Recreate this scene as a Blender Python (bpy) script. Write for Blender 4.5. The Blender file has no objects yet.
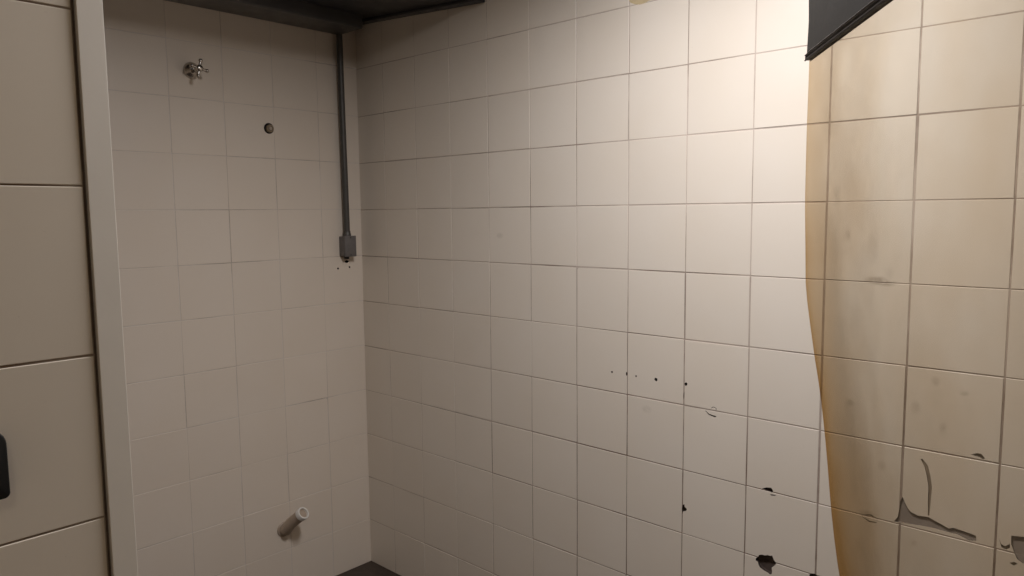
import bpy, bmesh, math, random
from mathutils import Vector, Matrix

random.seed(7)
sc = bpy.context.scene
COL = sc.collection

# ------------------------------------------------------------------ helpers
def tag(o, label=None, cat=None, group=None, kind=None):
    if label: o['label'] = label
    if cat: o['category'] = cat
    if group: o['group'] = group
    if kind: o['kind'] = kind
    return o

def link(name, me, parent=None, loc=(0, 0, 0)):
    o = bpy.data.objects.new(name, me)
    COL.objects.link(o)
    o.location = loc
    if parent: o.parent = parent
    return o

def finish(name, bm, mats, parent=None, smooth=False, loc=(0, 0, 0)):
    bmesh.ops.recalc_face_normals(bm, faces=bm.faces)
    me = bpy.data.meshes.new(name)
    bm.to_mesh(me); bm.free()
    if not isinstance(mats, (list, tuple)): mats = [mats]
    for m in mats: me.materials.append(m)
    if smooth:
        for f in me.polygons: f.use_smooth = True
        try: me.set_sharp_from_angle(angle=math.radians(40))
        except Exception: pass
    return link(name, me, parent, loc)

def empty(name, loc, label, cat, group=None):
    o = bpy.data.objects.new(name, None)
    COL.objects.link(o); o.location = loc
    o.empty_display_size = .05
    return tag(o, label, cat, group)

def add_box(bm, lo, hi, mat=0, bevel=0, seg=2):
    t = bmesh.new()
    bmesh.ops.create_cube(t, size=1)
    c = [(a + b) / 2 for a, b in zip(lo, hi)]; s = [b - a for a, b in zip(lo, hi)]
    for v in t.verts: v.co = Vector([v.co[i] * s[i] + c[i] for i in range(3)])
    if bevel: bmesh.ops.bevel(t, geom=t.edges[:], offset=bevel, segments=seg, affect='EDGES', profile=.5)
    merge(bm, t, mat)

def merge(bm, t, mat=0):
    me = bpy.data.meshes.new('tmp'); t.to_mesh(me); t.free()
    n0 = len(bm.faces)
    bm.from_mesh(me); bm.faces.ensure_lookup_table()
    for f in bm.faces[n0:]: f.material_index = mat
    bpy.data.meshes.remove(me)

def frame_of(d):
    d = Vector(d).normalized()
    a = Vector((0, 0, 1)) if abs(d.z) < .9 else Vector((1, 0, 0))
    x = a.cross(d).normalized(); y = d.cross(x)
    return x, y, d

def lathe(bm, prof, origin, axis, n=32, mat=0, cap=True, jag=None):
    """revolve (distance along axis, radius) pairs"""
    x, y, d = frame_of(axis); o = Vector(origin)
    rings = []
    for (h, r) in prof:
        ring = []
        for k in range(n):
            a = 2 * math.pi * k / n
            ring.append(bm.verts.new(o + d * h + (x * math.cos(a) + y * math.sin(a)) * r))
        rings.append(ring)
    for A, B in zip(rings, rings[1:]):
        for k in range(n):
            f = bm.faces.new((A[k], A[(k + 1) % n], B[(k + 1) % n], B[k])); f.material_index = mat
    if cap:
        for R in (rings[0], rings[-1]):
            f = bm.faces.new(R); f.material_index = mat

def tube(bm, pts, r, n=14, mat=0):
    pts = [Vector(p) for p in pts]
    rings = []
    x = None
    for i, p in enumerate(pts):
        d = (pts[min(i + 1, len(pts) - 1)] - pts[max(i - 1, 0)]).normalized()
        if x is None: x, _, _ = frame_of(d)
        x = (x - d * x.dot(d)).normalized(); y = d.cross(x)
        rr = r[i] if isinstance(r, (list, tuple)) else r
        rings.append([bm.verts.new(p + (x * math.cos(2 * math.pi * k / n) + y * math.sin(2 * math.pi * k / n)) * rr) for k in range(n)])
    for A, B in zip(rings, rings[1:]):
        for k in range(n):
            f = bm.faces.new((A[k], A[(k + 1) % n], B[(k + 1) % n], B[k])); f.material_index = mat
    for R in (rings[0], rings[-1]):
        f = bm.faces.new(R); f.material_index = mat

def ball(bm, c, r, mat=0, u=14, v=10):
    t = bmesh.new(); bmesh.ops.create_uvsphere(t, u_segments=u, v_segments=v, radius=r)
    bmesh.ops.translate(t, verts=t.verts, vec=Vector(c)); merge(bm, t, mat)

# ------------------------------------------------------------------ materials
class NT:
    def __init__(s, name):
        s.m = bpy.data.materials.new(name); s.m.use_nodes = True
        s.t = s.m.node_tree; s.b = s.t.nodes.get('Principled BSDF'); s.out = s.t.nodes.get('Material Output')
    def n(s, typ, **kw):
        x = s.t.nodes.new(typ)
        for k, v in kw.items():
            if k in x.inputs.keys() if isinstance(k, str) else False: x.inputs[k].default_value = v
            else: setattr(x, k, v)
        return x
    def l(s, a, b): s.t.links.new(a, b)
    def math(s, op, a, b=None, c=None, clamp=False):
        x = s.t.nodes.new('ShaderNodeMath'); x.operation = op; x.use_clamp = clamp
        for i, v in enumerate((a, b, c)):
            if v is None: continue
            if hasattr(v, 'links') or hasattr(v, 'is_linked'): s.l(v, x.inputs[i])
            else: x.inputs[i].default_value = v
        return x.outputs[0]
    def mix(s, f, a, b):
        x = s.t.nodes.new('ShaderNodeMix'); x.data_type = 'RGBA'
        for sock, v in ((x.inputs[0], f), (x.inputs[6], a), (x.inputs[7], b)):
            if hasattr(v, 'is_linked'): s.l(v, sock)
            elif isinstance(v, (int, float)): sock.default_value = v
            else: sock.default_value = (*v, 1)
        return x.outputs[2]
    def noise(s, scale, detail=3, rough=.5, vec=None, stretch=None):
        tc = s.t.nodes.new('ShaderNodeTexCoord'); src = tc.outputs['Object']
        if stretch:
            mp = s.t.nodes.new('ShaderNodeMapping'); mp.inputs['Scale'].default_value = stretch
            s.l(src, mp.inputs['Vector']); src = mp.outputs[0]
        x = s.t.nodes.new('ShaderNodeTexNoise')
        x.inputs['Scale'].default_value = scale; x.inputs['Detail'].default_value = detail; x.inputs['Roughness'].default_value = rough
        s.l(src, x.inputs['Vector']); return x.outputs['Fac']
    def ramp(s, fac, lo, hi, a=0., b=1.):
        x = s.t.nodes.new('ShaderNodeMapRange'); x.clamp = True
        s.l(fac, x.inputs[0])
        for i, v in zip((1, 2, 3, 4), (lo, hi, a, b)): x.inputs[i].default_value = v
        return x.outputs[0]
    def bump(s, h, strength=.2, dist=.001):
        x = s.t.nodes.new('ShaderNodeBump'); x.inputs['Strength'].default_value = strength; x.inputs['Distance'].default_value = dist
        s.l(h, x.inputs['Height']); s.l(x.outputs[0], s.b.inputs['Normal'])

def plain(name, col, rough=.5, metal=0., var=.12, scale=30, bump=.1, spec=.5):
    k = NT(name)
    f = k.noise(scale, 4)
    k.l(k.mix(f, [c * (1 - var) for c in col], [min(1, c * (1 + var)) for c in col]), k.b.inputs['Base Color'])
    k.l(k.ramp(k.noise(scale * 1.7, 3), .3, .7, rough * .85, min(1, rough * 1.15)), k.b.inputs['Roughness'])
    k.b.inputs['Metallic'].default_value = metal
    k.b.inputs['Specular IOR Level'].default_value = spec
    if bump: k.bump(k.noise(scale * 3, 3), bump, .0006)
    return k.m

def blob_mask(k, blobs):
    """soft irregular marks at fixed places (x,y,z, ry, rz)"""
    tc = k.t.nodes.new('ShaderNodeTexCoord'); sep = k.t.nodes.new('ShaderNodeSeparateXYZ'); k.l(tc.outputs['Object'], sep.inputs[0])
    nz = k.ramp(k.noise(70, 5, .7), .35, .7, 0., 1.)
    tot = None
    for (y, z, ry, rz, s) in blobs:
        dy = k.math('DIVIDE', k.math('SUBTRACT', sep.outputs[1], y), ry)
        dz = k.math('DIVIDE', k.math('SUBTRACT', sep.outputs[2], z), rz)
        d = k.math('ADD', k.math('MULTIPLY', dy, dy), k.math('MULTIPLY', dz, dz))
        m = k.math('MULTIPLY', k.math('SUBTRACT', 1., d, clamp=True), s)
        tot = m if tot is None else k.math('MAXIMUM', tot, m)
    return k.math('MULTIPLY', tot, k.math('ADD', k.math('MULTIPLY', nz, .8), .3), clamp=True)

TILE = (.80, .724, .628)
def tile_material(name, base=TILE, rough=.34, blobs=None):
    k = NT(name)
    at = k.t.nodes.new('ShaderNodeAttribute'); at.attribute_name = 'tone'
    c = k.mix(at.outputs['Fac'], [x * .982 for x in base], [min(.95, x * 1.012) for x in base])
    cloud = k.ramp(k.noise(4, 4), .35, .7)
    c = k.mix(k.math('MULTIPLY', cloud, .16), c, (base[0] * .90, base[1] * .83, base[2] * .72))
    speck = k.ramp(k.noise(140, 2), .72, .80)
    c = k.mix(k.math('MULTIPLY', speck, .12), c, (.35, .28, .22))
    if blobs:
        c = k.mix(k.math('MULTIPLY', blob_mask(k, blobs), .75), c, (.22, .17, .11))
    k.l(c, k.b.inputs['Base Color'])
    k.l(k.ramp(k.noise(9, 4), .3, .7, rough * .85, rough * 1.2), k.b.inputs['Roughness'])
    k.b.inputs['Specular IOR Level'].default_value = .5
    k.bump(k.noise(22, 2), .05, .002)
    return k.m

def grout_material(name, pale, dark, lo, hi, low_dirt=0.):
    """grout with dirt that comes and goes along the joint"""
    k = NT(name)
    f = k.ramp(k.noise(2.6, 5, .65), lo, hi)
    if low_dirt:
        tc = k.t.nodes.new('ShaderNodeTexCoord'); sep = k.t.nodes.new('ShaderNodeSeparateXYZ'); k.l(tc.outputs['Object'], sep.inputs[0])
        a = k.ramp(sep.outputs[2], .5, 1.5, low_dirt, 0.)
        b = k.ramp(sep.outputs[1], -1.5, -.5, 1., .0)
        f = k.math('ADD', f, k.math('MULTIPLY', a, b), clamp=True)
    k.l(k.mix(f, pale, dark), k.b.inputs['Base Color'])
    k.b.inputs['Roughness'].default_value = .9
    return k.m

M = {}
right_blobs = [(-2.1024, 1.390, .035, .012, 1.), (-2.125, 1.385, .025, .010, .8), (-2.0494, 1.0755, .014, .012, .6),
               (-2.09, 1.47, .016, .05, .35), (-2.03, 1.50, .008, .016, .45), (-2.13, 1.41, .014, .018, .3),
               (-2.24, 1.16, .012, .014, .45), (-2.30, 1.14, .012, .008, .5), (-2.2, 1.09, .012, .02, .4), (-2.26, 1.05, .01, .02, .35),
               (-1.30, .91, .02, .02, .0), (-1.449, .955, .02, .014, .35), (-.83, 1.484, .02, .012, .35), (-2.0, 1.60, .012, .03, .3),
               (-2.10, .80, .03, .008, .5), (-2.13, .93, .012, .015, .4), (-2.21, .755, .01, .01, .4)]
M['tile_right'] = tile_material('glazed_tile_right', blobs=right_blobs)
M['tile'] = tile_material('glazed_tile', base=(.80, .705, .600))
M['tile_wing'] = tile_material('glazed_tile_partition', rough=.42, base=(.78, .70, .595))
M['grout_right'] = grout_material('grout_right', (.56, .475, .41), (.20, .14, .105), .46, .70, .80)
M['grout_back'] = grout_material('grout_back', (.72, .645, .575), (.34, .26, .20), .48, .74)
M['grout_wing'] = grout_material('grout_partition', (.60, .52, .44), (.18, .12, .08), .32, .58)
M['mortar'] = plain('bare_mortar', (.075, .052, .042), .95, var=.6, scale=60, bump=.6)
M['old_glue'] = plain('old_yellow_adhesive', (.62, .50, .30), .9, var=.2, scale=40)
M['grey_fill'] = plain('grey_cement_patch', (.30, .26, .235), .95, var=.25, scale=50, bump=.4)
M['old_crack'] = plain('old_brown_crack', (.27, .215, .16), .95, var=.4, scale=50)
M['floor'] = plain('dark_floor', (.050, .034, .024), .55, var=.5, scale=14, bump=.4)
M['ceiling'] = plain('painted_ceiling', (.62, .57, .50), .8, var=.06, scale=8)
M['groove'] = plain('dirty_joint', (.13, .10, .075), .95)
M['trim'] = plain('painted_metal_trim', (.81, .755, .675), .5, var=.03, scale=20, bump=.05)
M['dark_sheet'] = plain('dark_painted_sheet', (.040, .040, .041), .42, var=.3, scale=9, bump=.15)
M['dark_rail'] = plain('dark_painted_rail', (.085, .082, .080), .36, var=.25, scale=12, bump=.1)
M['conduit'] = plain('grey_conduit', (.085, .078, .070), .42, metal=.2, var=.2, scale=40, bump=.1)
M['box'] = plain('grey_cast_box', (.165, .15, .14), .55, metal=.1, var=.18, scale=60, bump=.3)
M['cable'] = plain('black_cable', (.016, .014, .013), .5)
M['hole'] = plain('dark_hole', (.018, .013, .010), .95, bump=0)
M['chrome'] = plain('worn_chrome', (.55, .51, .46), .24, metal=1., var=.25, scale=50, bump=.15)
M['brass'] = plain('dull_brass', (.33, .26, .18), .4, metal=.8, var=.3, scale=50)
M['pipe'] = plain('painted_pipe', (.44, .35, .27), .45, var=.15, scale=40, bump=.2)
M['plastic'] = plain('white_plastic', (.80, .77, .72), .35, var=.04, bump=0)
M['black'] = plain('black_plastic', (.006, .006, .006), .5, var=.1, bump=0)
M['band'] = plain('charcoal_vinyl', (.025, .0225, .0195), .7, spec=.1, var=.1, scale=16, bump=.2)
M['welt_highlight'] = plain('grey_welt_highlight', (.20, .18, .16), .6)  # paler grey imitates light caught on the welt's top edge
M['welt'] = plain('dark_brown_welt', (.034, .026, .021), .6, var=.15, scale=30)
M['metal'] = plain('grey_steel', (.45, .44, .42), .4, metal=.8)
M['housing'] = plain('white_lamp_housing', (.8, .79, .76), .4, var=.03, bump=0)

def sheet_material():
    """thin aged clear vinyl: mostly lets light straight through, tinted, with a little milky scatter"""
    k = NT('yellowed_clear_vinyl'); t = k.t
    t.nodes.remove(k.b)
    at = t.nodes.new('ShaderNodeAttribute'); at.attribute_name = 'age'
    n = k.ramp(k.noise(5, 4), .3, .7, -.12, .12)
    f = k.math('ADD', at.outputs['Fac'], n, clamp=True)
    tint = k.mix(f, (.984, .966, .928), (.76, .60, .385))
    ag = t.nodes.new('ShaderNodeAttribute'); ag.attribute_name = 'darkening'
    g = k.math('MULTIPLY', ag.outputs['Fac'], k.ramp(k.noise(11, 5, .65), .3, .7, .75, 1.25), clamp=True)
    tint = k.mix(g, tint, (.0, .0, .0))
    sheen = k.mix(f, (.70, .64, .52), (.50, .36, .17))
    tr = t.nodes.new('ShaderNodeBsdfTransparent'); k.l(tint, tr.inputs[0])
    tl = t.nodes.new('ShaderNodeBsdfTranslucent'); k.l(sheen, tl.inputs[0])
    df = t.nodes.new('ShaderNodeBsdfDiffuse'); k.l(sheen, df.inputs[0])
    m1 = t.nodes.new('ShaderNodeMixShader'); m1.inputs[0].default_value = .5; k.l(tl.outputs[0], m1.inputs[1]); k.l(df.outputs[0], m1.inputs[2])
    m2 = t.nodes.new('ShaderNodeMixShader'); k.l(k.ramp(k.noise(9, 5, .6), .3, .75, .045, .075), m2.inputs[0])
    k.l(tr.outputs[0], m2.inputs[1]); k.l(m1.outputs[0], m2.inputs[2])
    gl = t.nodes.new('ShaderNodeBsdfGlossy'); gl.inputs['Roughness'].default_value = .25
    m3 = t.nodes.new('ShaderNodeMixShader'); m3.inputs[0].default_value = .02
    k.l(m2.outputs[0], m3.inputs[1]); k.l(gl.outputs[0], m3.inputs[2])
    k.l(m3.outputs[0], k.out.inputs['Surface'])
    return k.m
M['sheet'] = sheet_material()

def emit_material(name, col, s):
    k = NT(name)
    k.b.inputs['Base Color'].default_value = (.8, .8, .8, 1)
    k.b.inputs['Emission Color'].default_value = (*col, 1); k.b.inputs['Emission Strength'].default_value = s
    return k.m

# ------------------------------------------------------------------ tiled walls
TH = .007          # tile thickness
def tiled_wall(name, origin, udir, normal, us, zs, mats, gap_u=.0024, gap_z=.0020, wob=.0007, back=.09, tilt=.0004, cutters=None, recess=.0009):
    """us, zs: joint positions along udir / height. Tile faces lie in the plane through origin; grout sits a hair behind."""
    o = Vector(origin); u = Vector(udir); n = Vector(normal); z = Vector((0, 0, 1))
    P = lambda a, h, d: o + u * a + z * h + n * d
    bm = bmesh.new(); tone = bm.faces.layers.float.new('tone')
    for i in range(len(us) - 1):
        for j in range(len(zs) - 1):
            gu = gap_u(us[i]) if callable(gap_u) else gap_u
            ge = gap_u(us[i + 1]) if callable(gap_u) else gap_u
            r = lambda s: random.uniform(-s, s)
            a0, a1 = us[i] + gu / 2 + r(wob), us[i + 1] - ge / 2 + r(wob)
            h0, h1 = zs[j] + gap_z / 2 + r(wob), zs[j + 1] - gap_z / 2 + r(wob)
            if a1 - a0 < .012 or h1 - h0 < .012: continue
            b = .0008; t = random.random()
            tx, tz, td = r(tilt), r(tilt), r(tilt * .7)
            c = [(a0, h0, -1, -1), (a1, h0, 1, -1), (a1, h1, 1, 1), (a0, h1, -1, 1)]
            B = [bm.verts.new(P(x, y, -TH)) for x, y, _, _ in c]
            E = [bm.verts.new(P(x, y, -b * .8 + sx * tx + sy * tz + td)) for x, y, sx, sy in c]
            F = [bm.verts.new(P(x - sx * b, y - sy * b, sx * tx + sy * tz + td)) for x, y, sx, sy in c]
            fs = [bm.faces.new(B[::-1]), bm.faces.new(F)]
            for q in range(4):
                w = (q + 1) % 4
                fs.append(bm.faces.new((B[q], B[w], E[w], E[q]))); fs.append(bm.faces.new((E[q], E[w], F[w], F[q])))
            for f in fs: f[tone] = t
    bmesh.ops.recalc_face_normals(bm, faces=bm.faces)
    me = bpy.data.meshes.new(name); bm.to_mesh(me); bm.free()
    for m in mats: me.materials.append(m)
    slab = bmesh.new()
    a, b_ = us[0], us[-1]; h0, h1 = zs[0], zs[-1]
    v = [slab.verts.new(P(x, y, d)) for d in (-back, -recess) for x, y in ((a, h0), (b_, h0), (b_, h1), (a, h1))]
    for q in ((0, 3, 2, 1), (4, 5, 6, 7), (0, 1, 5, 4), (1, 2, 6, 5), (2, 3, 7, 6), (3, 0, 4, 7)):
        slab.faces.new([v[x] for x in q]).material_index = 1
    bmesh.ops.recalc_face_normals(slab, faces=slab.faces)
    ms = bpy.data.meshes.new(name + '_slab'); slab.to_mesh(ms); slab.free()
    for m in mats: ms.materials.append(m)
    if cutters:
        cm = cutters(P)
        mc = bpy.data.meshes.new('cut'); bmesh.ops.recalc_face_normals(cm, faces=cm.faces); cm.to_mesh(mc); cm.free()
        for m in mats: mc.materials.append(m)
        me = carve(me, mc)
        for v in mc.vertices: v.co -= n * .0007      # a hair deeper in the grout bed, so the two floors never coincide
        ms = carve(ms, mc)
        bpy.data.meshes.remove(mc)
    out = bmesh.new(); out.from_mesh(me); out.from_mesh(ms)
    mo = bpy.data.meshes.new(name); out.to_mesh(mo); out.free()
    for m in mats: mo.materials.append(m)
    w = link(name, mo); tag(w, kind='structure')
    return w

def carve(me, mc):
    a = link('carve_target', me); b = link('carve_tool', mc)
    md = a.modifiers.new('b', 'BOOLEAN'); md.operation = 'DIFFERENCE'; md.object = b; md.solver = 'EXACT'
    md.use_self = True
    try: md.material_mode = 'INDEX'
    except Exception: pass
    dg = bpy.context.evaluated_depsgraph_get(); dg.update()
    r = bpy.data.meshes.new_from_object(a.evaluated_get(dg))
    bpy.data.objects.remove(a); bpy.data.objects.remove(b)
    return r

TV = .19799
CEIL = 2.75
ZR = [0] + [1.584 + (k - 8) * TV for k in range(1, 14)] + [CEIL]
ZB = [0] + [z + .0026 for z in ZR[1:-1]] + [CEIL]

# --- damage on the right wall: holes, chips, cracks, cut for real out of tile and grout
def damage(P):
    bm = bmesh.new()
    U = lambda y: -y                      # u runs along -y from the corner
    def prism(pts, depth, mat):
        top = [bm.verts.new(P(U(y), z, .004)) for y, z in pts]
        bot = [bm.verts.new(P(U(y), z, -depth)) for y, z in pts]
        f = bm.faces.new(top); f.material_index = mat
        f = bm.faces.new(bot[::-1]); f.material_index = mat
        n = len(pts)
        for i in range(n):
            f = bm.faces.new((top[i], bot[i], bot[(i + 1) % n], top[(i + 1) % n])); f.material_index = mat
    def hole(y, z, ry, rz=None, depth=.02, mat=2, n=12, jag=.0):
        rz = rz or ry
        prism([(y + ry * math.cos(2 * math.pi * k / n) * (1 + random.uniform(-jag, jag)), z + rz * math.sin(2 * math.pi * k / n) * (1 + random.uniform(-jag, jag))) for k in range(n)], depth, mat)
    def crack(pts, w, depth=.004, mat=2):
        L, R = [], []
        for i, (y, z) in enumerate(pts):
            a = pts[max(i - 1, 0)]; b = pts[min(i + 1, len(pts) - 1)]
            d = Vector((b[0] - a[0], b[1] - a[1])).normalized(); nn = Vector((-d.y, d.x))
            ww = (w[i] if isinstance(w, (list, tuple)) else w) / 2
            L.append((y + nn.x * ww, z + nn.y * ww)); R.append((y - nn.x * ww, z - nn.y * ww))
        prism(L + R[::-1], depth, mat)
    hole(-1.3187, 1.0543, .0034); hole(-1.4094, 1.0535, .0032, depth=.0012); hole(-1.4814, 1.0535, .0055, jag=.2); hole(-1.5835, 1.0546, .005, jag=.25)
    hole(-1.3745, 1.056, .0028, .006)
    crack([(-1.5777, 1.030), (-1.5768, 1.018), (-1.5775, 1.008)], [.001, .003, .001])
    # notch at the joint
    prism([(-1.5778, .6823), (-1.584, .6862), (-1.5853, .6786), (-1.5929, .6737), (-1.5905, .6673), (-1.5806, .6629), (-1.577, .6533), (-1.5755, .6673)], .009, 2)
    # flaked joint with hairline outlines
    crack([(-1.648, .9855), (-1.6591, .9768), (-1.670, .9745), (-1.6789, .9734), (-1.6828, .975)], [.0016, .0032, .0038, .0042, .001])
    crack([(-1.6662, .9961), (-1.6735, 1.001), (-1.6824, .9979), (-1.6815, .9923)], .0018, .0014)
    # chip on a joint
    prism([(-1.824, .7955), (-1.8295, .7978), (-1.8373, .8014), (-1.8504, .8036), (-1.8558, .7971), (-1.8539, .7903), (-1.8455, .7913), (-1.8349, .7930)], .010, 2)
    prism([(-1.8467, .7843), (-1.855, .7860), (-1.8653, .7865), (-1.8613, .7838), (-1.852, .7820)], .003, 2)
    # a hand sized break with bare mortar
    prism([(-1.8120, .590), (-1.8184, .5963), (-1.8205, .6015), (-1.8289, .6051), (-1.8370, .6052), (-1.8448, .609), (-1.852, .6088), (-1.8579, .6115), (-1.8635, .600), (-1.8705, .5927), (-1.8654, .5847), (-1.8578, .5768), (-1.8590, .566), (-1.8583, .5583), (-1.8530, .5555), (-1.8488, .5578), (-1.8420, .5600), (-1.8354, .5614), (-1.8245, .5659), (-1.8195, .573), (-1.8177, .5799), (-1.8106, .5831)], .011, 3)
    prism([(-1.9601, .5897), (-1.9663, .5959), (-1.9746, .5976), (-1.9819, .595), (-1.9774, .5852), (-1.9653, .5822)], .010, 2)
    # broken joint strip seen behind the vinyl
    prism([(-2.1629, .7956), (-2.1715, .8101), (-2.1740, .832), (-2.1753, .8502), (-2.1801, .8634), (-2.1859, .85), (-2.1925, .838), (-2.1999, .8298), (-2.2157, .8253), (-2.2386, .8280), (-2.2500, .823), (-2.2617, .8195), (-2.2819, .8118), (-2.2915, .8164), (-2.311, .8145), (-2.3374, .8108), (-2.3394, .7983), (-2.3239, .7954), (-2.3019, .8031), (-2.2823, .8025), (-2.2522, .8041), (-2.2217, .8023), (-2.1906, .7985)], .005, 4)
    crack([(-2.2177, .9668), (-2.2285, .9518), (-2.2345, .9299), (-2.2392, .902), (-2.2386, .8668), (-2.2385, .8316)], [.004, .008, .008, .0075, .006, .003], .003, 6)
    crack([(-2.0877, .7899), (-2.1000, .7955), (-2.1089, .7970), (-2.1259, .7907)], [.001, .003, .004, .001], .002, 6)
    crack([(-2.0895, .7873), (-2.1068, .7797), (-2.1235, .7814)], [.001, .004, .002], .002, 6)
    # chips further along
    prism([(-2.3195, .9994), (-2.331, 1.0058), (-2.3394, 1.006), (-2.3477, .9967), (-2.3432, .9935), (-2.336, .9975)], .005, 6)
    prism([(-2.382, .8201), (-2.3872, .806), (-2.3955, .803), (-2.404, .8114), (-2.4042, .802), (-2.3981, .796), (-2.3885, .7981)], .005, 6)
    prism([(-2.4054, .8309), (-2.4291, .8352), (-2.452, .838), (-2.455, .780), (-2.441, .7767), (-2.4303, .7741), (-2.419, .7799), (-2.4115, .7969), (-2.4063, .8118)], .006, 4)
    prism([(-2.4053, .7672), (-2.414, .7722), (-2.4203, .7698), (-2.4136, .7632)], .004, 6)
    # yellow old adhesive where a tile corner broke off, high on the wall
    prism([(-1.3739, 2.1987), (-1.3805, 2.1875), (-1.3977, 2.1797), (-1.4148, 2.1754), (-1.4316, 2.1767), (-1.442, 2.1806), (-1.4606, 2.1825), (-1.450, 2.205), (-1.4146, 2.212)], .003, 5)
    return bm

def right_gap(a):
    return .0046 if a > 1.95 else (.0034 if a > 1.1 else (.0026 if a > .7 else .0018))
us_r = [-.004] + [.17678 + .2 * k for k in range(22)]
us_r = [u for u in us_r if u < 4.38] + [4.4]
tiled_wall('wall_right', (0, 0, 0), (0, -1, 0), (-1, 0, 0), us_r, ZR, [M['tile_right'], M['grout_right'], M['mortar'], M['mortar'], M['grey_fill'], M['old_glue'], M['old_crack']], gap_u=right_gap, gap_z=.0029, cutters=damage)

def screw_holes(P):
    bm = bmesh.new()
    for x, z, r in ((.125, 1.338, .0045), (.0667, 1.341, .0042), (.080, 1.3655, .010)):
        rings = [[bm.verts.new(P(x + r * math.cos(a * math.pi / 5), z + r * math.sin(a * math.pi / 5) * (1 if r < .006 else .6), d)) for a in range(10)] for d in (.004, -.02)]
        bm.faces.new(rings[0]).material_index = 2; bm.faces.new(rings[1]).material_index = 2
        for q in range(10): bm.faces.new((rings[0][q], rings[0][(q + 1) % 10], rings[1][(q + 1) % 10], rings[1][q])).material_index = 2
    return bm
us_b = [-.004] + [.19677 + .2 * k for k in range(15)] + [3.2]
us_b = sorted(set(u for u in us_b if u <= 3.2)) 
tiled_wall('wall_back', (0, 0, 0), (-1, 0, 0), (0, -1, 0), us_b, ZB, [M['tile'], M['grout_back'], M['hole']], gap_u=.0020, gap_z=.0022, cutters=screw_holes)

# partition at the left, parallel to the back wall
WY, WX = -1.7225, -1.632
us_w = [0] + [.2 * k for k in range(1, 8)] + [1.568]
rows_w = [0] + [1.5985 + (k - 8) * TV for k in range(1, 14)] + [CEIL]
us_w = [0, .23] + [.23 + .2 * k for k in range(1, 7)] + [1.568]
tiled_wall('wall_partition', (WX - .0035, WY, 0), (-1, 0, 0), (0, -1, 0), us_w, rows_w, [M['tile_wing'], M['grout_wing']], gap_z=.0026, back=.10, tilt=.0006, wob=.0003)
# corner profile closing the partition's free end
bm = bmesh.new()
add_box(bm, (WX, WY - .004, 0), (WX + .0282, WY + .104, CEIL), 0, .0005, 2)
add_box(bm, (WX - .0036, WY + .004, 0), (WX + .001, WY + .10, CEIL), 1)
tag(finish('trim_1', bm, [M['trim'], M['groove']]), kind='structure')

# rest of the room
us_l = [.2 * k for k in range(22)] + [4.4]
tiled_wall('wall_left', (-3.2, 0, 0), (0, -1, 0), (1, 0, 0), us_l, ZR, [M['tile'], M['grout_back']])
us_f = [.2 * k for k in range(17)]
tiled_wall('wall_front', (0, -4.4, 0), (-1, 0, 0), (0, 1, 0), us_f, ZR, [M['tile'], M['grout_back']])
bm = bmesh.new(); add_box(bm, (-3.29, -4.49, -.1), (.09, .09, 0))
tag(finish('floor', bm, M['floor']), kind='structure')
bm = bmesh.new(); add_box(bm, (-3.29, -4.49, CEIL), (.09, .09, CEIL + .1))
tag(finish('ceiling', bm, M['ceiling']), kind='structure')

# ------------------------------------------------------------------ dark overhead shelf in the corner
t = empty('overhead_shelf', (-.001, -.001, 2.305), 'black overhead shelf panel fixed high in the corner above the conduit', 'shelf')
def rel(o, p): return tuple(a - b for a, b in zip(p, o))
so = (-.001, -.001, 2.305)
def slope(y): return 2.306 + (y + .775) / .775 * .052
def shear(o):
    for v in o.data.vertices: v.co.z += slope(v.co.y + so[1]) - 2.306
    return o
bm = bmesh.new(); add_box(bm, rel(so, (-1.55, -.775, 2.316)), rel(so, (-.0012, -.0012, 2.340)), 0, .003, 2)
shear(finish('shelf_panel', bm, M['dark_sheet'], t, True))
bm = bmesh.new(); add_box(bm, rel(so, (-1.55, -.165, 2.305)), rel(so, (-.082, -.0012, 2.366)), 0, .005, 3)
finish('back_rail', bm, M['dark_rail'], t, True)
bm = bmesh.new(); add_box(bm, rel(so, (-.040, -.773, 2.304)), rel(so, (-.0012, -.004, 2.318)), 0, .003, 3)
shear(finish('side_rail', bm, M['dark_sheet'], t, True))

# ------------------------------------------------------------------ conduit and box
CX = -.0905
co = (CX, -.001, 1.3835)
t = empty('conduit_run', co, 'grey metal conduit running down the back wall near the corner to a small box', 'conduit')
bm = bmesh.new(); tube(bm, [rel(co, (-.0985, -.024, 2.303)), rel(co, (-.096, -.024, 2.0)), rel(co, (-.0925, -.024, 1.70)), rel(co, (-.0905, -.024, 1.478))], .0128, 20)
finish('conduit_pipe', bm, M['conduit'], t, True)
bm = bmesh.new(); tube(bm, [rel(co, (-.0765, -.006, 2.303)), rel(co, (-.0745, -.006, 2.0)), rel(co, (-.0705, -.006, 1.70)), rel(co, (-.0685, -.006, 1.47))], .0034, 10)
finish('cable', bm, M['cable'], t, True)
bm = bmesh.new()
lathe(bm, [(0, .0165), (.012, .0165), (.016, .0145), (.024, .0145)], rel(co, (-.0905, -.024, 1.472)), (0, 0, 1), 20)
finish('connector', bm, M['conduit'], t, True)
bm = bmesh.new(); add_box(bm, rel(co, (-.116, -.038, 1.390)), rel(co, (-.062, 0, 1.474)), 0, .003, 3)
b = finish('box_body', bm, M['box'], t, True)
bm = bmesh.new(); add_box(bm, rel(co, (-.1165, -.0445, 1.388)), rel(co, (-.0595, -.0385, 1.476)), 0, .002, 2)
c = finish('cover_plate', bm, M['box'], b, True)
for zz in (1.396, 1.468):
    bm = bmesh.new(); lathe(bm, [(0, .0035), (.0012, .003)], rel(co, (-.088, -.0443, zz)), (0, -1, 0), 10)
    finish('cover_screw', bm, M['conduit'], b, True)
bm = bmesh.new()
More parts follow.
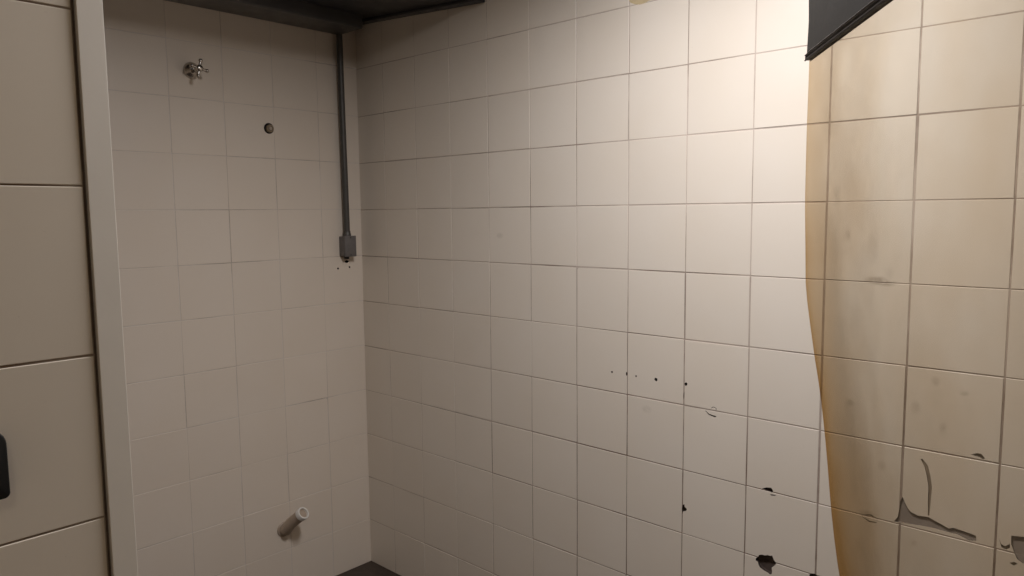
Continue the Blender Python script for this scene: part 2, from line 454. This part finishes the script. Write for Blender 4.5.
lathe(bm, [(0, .011), (-.010, .011), (-.014, .009)], rel(co, (-.093, -.02, 1.391)), (0, 0, 1), 16)
finish('bottom_gland', bm, M['cable'], b, True)

# ------------------------------------------------------------------ valve with cross handle
vo = (-.7115, 0, 2.080)
t = empty('shower_valve', vo, 'chrome cross handle valve high on the back wall at upper left', 'valve')
D = (0, -1, 0)
bm = bmesh.new(); lathe(bm, [(-.002, .0300), (.003, .0300), (.007, .0285), (.014, .0225), (.020, .0170), (.024, .0150), (.024, .0120), (.030, .0115)], (0, 0, 0), D, 36)
finish('escutcheon', bm, M['chrome'], t, True)
bm = bmesh.new(); lathe(bm, [(.026, .0090), (.034, .0090), (.036, .0105), (.044, .0105), (.048, .0080), (.056, .0080)], (0, 0, 0), D, 24)
finish('stem', bm, M['chrome'], t, True)
bm = bmesh.new()
lathe(bm, [(.053, .0095), (.057, .0125), (.066, .0125), (.070, .0100), (.072, .0060)], (0, 0, 0), D, 24)
for k in range(4):
    a = math.radians(12) + k * math.pi / 2
    d = Vector((math.sin(a), 0, math.cos(a)))
    c0 = Vector((0, -.062, 0))
    tube(bm, [c0 + d * .008, c0 + d * .017, c0 + d * .025], [.0056, .0048, .0054], 12)
    ball(bm, c0 + d * .0275, .0074)
finish('cross_handle', bm, M['chrome'], t, True)

# ------------------------------------------------------------------ capped outlet
oo = (-.4192, 0, 1.900)
t = empty('water_outlet', oo, 'small round plugged water outlet on the back wall right of the chrome valve', 'pipe outlet')
bm = bmesh.new(); lathe(bm, [(.0, .0205), (.0015, .0205), (.002, .0185), (.0008, .0165), (.0008, .001)], (0, 0, 0), D, 28)
finish('dark_recess', bm, M['hole'], t, True)
bm = bmesh.new(); lathe(bm, [(.0, .0150), (.010, .0150), (.012, .0138), (.012, .0100), (.004, .0096)], (0.001, 0, -.001), D, 24)
finish('threaded_ring', bm, M['brass'], t, True)
bm = bmesh.new(); lathe(bm, [(.002, .0080), (.013, .0080), (.014, .0068)], (0.001, 0, -.001), D, 6)
finish('plug', bm, M['pipe'], t)

# ------------------------------------------------------------------ pipe stub low on the back wall
po = (-.4256, 0, .2903)
t = empty('drain_pipe', po, 'short beige pipe stub low on the back wall with a shiny open end', 'pipe')
tipv = Vector((.030, -.105, .088))
def lerp(s): return tipv * s
bm = bmesh.new(); lathe(bm, [(0, .031), (.003, .031), (.006, .0275)], (0, .0005, 0), D, 28)
finish('wall_flange', bm, M['pipe'], t, True)
bm = bmesh.new(); tube(bm, [(0, .004, -.001), (.001, -.016, .001), lerp(.35), lerp(.7), lerp(.93)], [.0235, .0235, .0232, .0230, .0230], 26)
finish('pipe_body', bm, M['pipe'], t, True)
bm = bmesh.new()
L = tipv.length
lathe(bm, [(L * .86, .0232), (L * .86, .0258), (L * .98, .0258), (L, .0245), (L, .0195), (L * .90, .0185), (L * .88, .002)], (0, 0, 0), tipv, 26)
finish('end_collar', bm, M['plastic'], t, True)

# ------------------------------------------------------------------ black fitting on the partition
bo = (-1.770, WY, 1.299)
t = empty('wall_fitting', bo, 'black rounded plastic fitting on the near tiled partition at the left', 'fitting')
def rounded_plate(w, h, y0, y1, rt, rb, tap=.003):
    pts = []
    for cx, cz, r, a0 in ((w / 2 - rt, h / 2 - rt, rt, 0), (-w / 2 + rt, h / 2 - rt, rt, 90), (-w / 2 + rb, -h / 2 + rb, rb, 180), (w / 2 - rb, -h / 2 + rb, rb, 270)):
        for k in range(7):
            a = math.radians(a0 + 15 * k); pts.append((cx + r * math.cos(a), cz + r * math.sin(a)))
    b = bmesh.new()
    rings = [[b.verts.new((x * s, y, z * s)) for x, z in pts] for y, s in ((y0, 1), (y1 + .003, 1), (y1 + .0008, .975), (y1, .92))]
    for A, B in zip(rings, rings[1:]):
        for k in range(len(pts)): b.faces.new((A[k], A[(k + 1) % len(pts)], B[(k + 1) % len(pts)], B[k]))
    b.faces.new(rings[0][::-1]); b.faces.new(rings[-1])
    return b
finish('fitting_body', rounded_plate(.072, .077, -.0012, -.022, .017, .006), M['black'], t, True)
bm = rounded_plate(.046, .030, -.021, -.027, .008, .008)
finish('push_button', bm, M['black'], t, True)

# ------------------------------------------------------------------ yellowed vinyl curtain with charcoal header
CD = Vector((-.8139, -.5811, 0))        # along the curtain, away from its free edge
CN = Vector((-.5811, .8139, 0))         # curtain normal (towards the camera)
co = Vector((-.6392, -2.1653, 1.8143))
t = empty('vinyl_curtain', co, 'yellowed clear vinyl curtain with charcoal header hanging at the right', 'curtain')
LEN = 1.10
def edge(h):                             # free edge: distance along CD against height
    pts = [(.45, .330), (.70, .405), (1.0285, .2591), (1.1213, .2021), (1.2122, .1495), (1.318, .0977), (1.4322, .0517), (1.4955, .043), (1.5803, .029), (1.6995, .021), (1.8143, .020), (2.376, .020)]
    pts[0] = (.45, .62); pts[1] = (.70, .47)
    for (a, x), (b, y) in zip(pts, pts[1:]):
        if a <= h <= b:
            s = (h - a) / (b - a); return x + (y - x) * s
    return pts[-1][1]
def wave(s, h):
    g = min(1, max(0, (1.8 - h) / .5))
    return g * (.006 * math.sin(s * 13 + h * 1.5) + .004 * math.sin(s * 29 + 1))
NS, NH = 48, 60
bm = bmesh.new(); age = bm.verts.layers.float.new('age'); darkening = bm.verts.layers.float.new('darkening')
grid = {}
for side in (0, 1):
    for i in range(NS + 1):
        for j in range(NH + 1):
            h = .46 + (2.30 - .46) * j / NH
            e = edge(h)
            q = (i / NS) ** 1.6
            s = e + (LEN - e) * q
            p = CD * s + CN * (wave(s, h) + (side - .5) * .0028) + Vector((0, 0, h - co.z))
            v = bm.verts.new(p); grid[side, i, j] = v
            dd = s - e
            low = min(1, max(0, (1.75 - h) / .75))
            a = .03 + .36 * low * (.35 + .65 * math.exp(-dd / .25)) + .26 * math.exp(-(dd / .30) ** 2) + (.02 + .60 * low ** 1.5) * math.exp(-dd / .045) + (.10 + .2 * low) * math.exp(-dd / .008)
            v[age] = min(1, a); v[darkening] = .20 * math.exp(-(dd / .38) ** 2) * (.25 + .75 * min(1, dd / .14))  # second value: tint darkens evenly near the free edge, fading further along
for i in range(NS):
    for j in range(NH):
        for side in (0, 1):
            q = [grid[side, i, j], grid[side, i + 1, j], grid[side, i + 1, j + 1], grid[side, i, j + 1]]
            bm.faces.new(q if side else q[::-1])
for j in range(NH):
    for i in (0, NS):
        bm.faces.new((grid[0, i, j], grid[1, i, j], grid[1, i, j + 1], grid[0, i, j + 1]))
for i in range(NS):
    for j in (0, NH):
        bm.faces.new((grid[0, i, j], grid[1, i, j], grid[1, i + 1, j], grid[0, i + 1, j]))
finish('clear_sheet', bm, M['sheet'], t, True)

def strip(bm, s0, s1, h0, h1, d0, d1, bev, n=1, bulge=None):
    """box in curtain coordinates"""
    tb = bmesh.new(); bmesh.ops.create_cube(tb, size=1)
    if n > 1: bmesh.ops.subdivide_edges(tb, edges=[e for e in tb.edges if abs(e.verts[0].co.x - e.verts[1].co.x) < .1 and abs(e.verts[0].co.z - e.verts[1].co.z) > .5], cuts=n, use_grid_fill=True)
    if bev: bmesh.ops.bevel(tb, geom=[e for e in tb.edges if len(e.link_faces) == 2 and e.calc_face_angle(0) > .5], offset=.001, segments=1, affect='EDGES') if False else None
    for v in tb.verts:
        s = s0 + (v.co.x + .5) * (s1 - s0); h = h0 + (v.co.z + .5) * (h1 - h0); d = d0 + (v.co.y + .5) * (d1 - d0)
        if bulge: s += bulge(h) * (1 if v.co.x < 0 else 0)
        v.co = CD * s + CN * d + Vector((0, 0, h - co.z))
    if bev: bmesh.ops.bevel(tb, geom=[e for e in tb.edges if e.calc_face_angle(0) > .5], offset=bev, segments=3, affect='EDGES', profile=.5)
    merge(bm, tb)
bm = bmesh.new()
strip(bm, .014, LEN + .01, 1.8205, 2.345, -.0040, .0040, .0015, 8, lambda h: .006 * math.sin((h - 1.82) / .075 * 3.14) if h < 1.9 else -.002)
hd = finish('header_band', bm, M['band'], t, True)
bm = bmesh.new()
strip(bm, .006, LEN + .012, 1.8160, 1.8240, -.0044, .0044, .0018)
finish('header_welt', bm, M['welt'], hd, True)
bm = bmesh.new(); strip(bm, .020, LEN + .011, 1.8236, 1.8258, -.0050, .0050, .0008)  # highlight above the welt, put in as a paler strip
finish('header_highlight', bm, M['welt_highlight'], hd, True)
bm = bmesh.new(); strip(bm, -.02, LEN + .03, 2.340, 2.3755, -.016, .016, .003)
tr = finish('hanging_track', bm, M['metal'], t, True)
for q in (.38, .95):
    bm = bmesh.new(); p = CD * q + Vector((0, 0, 0))
    tube(bm, [p + Vector((0, 0, 2.372 - co.z)), p + Vector((0, 0, CEIL - co.z))], .006, 12)
    finish('hanger_rod', bm, M['metal'], tr, True)

# ------------------------------------------------------------------ lamps
def lamp(loc, sx, sy, watts, col, spread, label):
    o = empty('ceiling_lamp', loc, label, 'lamp')
    top = CEIL - .0005 - loc[2]
    bm = bmesh.new()
    add_box(bm, (-sx / 2 - .02, -sy / 2 - .02, .006), (sx / 2 + .02, sy / 2 + .02, .07), 0, .006, 2)
    hs = finish('lamp_housing', bm, M['housing'], o, True)
    if top > .08:
        bm = bmesh.new(); tube(bm, [(0, 0, .068), (0, 0, top)], .012, 14); finish('lamp_stem', bm, M['housing'], o, True)
    ld = bpy.data.lights.new('lamp_light', 'AREA'); ld.shape = 'RECTANGLE'; ld.size = sx; ld.size_y = sy
    ld.energy = watts; ld.color = col; ld.spread = math.radians(spread)
    lo = bpy.data.objects.new('lamp_light', ld); COL.objects.link(lo); lo.parent = o; lo.location = (0, 0, .004)
    return o
lamp((-.77, -1.91, 2.47), .20, .50, 24., (1., .978, .995), 170, 'white ceiling lamp above the right hand tiled wall')
lamp((-2.45, -3.3, 2.68), .30, .60, 3.6, (1., .90, .72), 180, 'unseen white ceiling lamp added behind the viewer for ambient light')  # unseen lamp, added to supply ambient light on the partition side

w = bpy.data.worlds.new('room_air'); sc.world = w; w.use_nodes = True
w.node_tree.nodes['Background'].inputs[0].default_value = (.05, .045, .04, 1)
w.node_tree.nodes['Background'].inputs[1].default_value = .2

# ------------------------------------------------------------------ camera
cd = bpy.data.cameras.new('camera'); cam = bpy.data.objects.new('camera', cd); COL.objects.link(cam)
R = [[0.6770853770223811, -0.7358401469450654, -0.009729869799983974], [0.07961197384836213, 0.06009832463791104, 0.9950126255458692], [0.7315854877199436, 0.6744831128498184, -0.09927338333103894]]
m = Matrix(((R[0][0], R[1][0], -R[2][0]), (R[0][1], R[1][1], -R[2][1]), (R[0][2], R[1][2], -R[2][2]))).to_4x4()
m.translation = (-1.9385, -2.6739, 1.5617)
cam.matrix_world = m
cd.sensor_width = 36; cd.lens = 26.149; cd.clip_start = .02
sc.camera = cam
sc.view_settings.view_transform = 'Standard'; sc.view_settings.look = 'None'
sc.view_settings.gamma = 1; sc.view_settings.use_curve_mapping = False
sc.view_settings.exposure = 0.
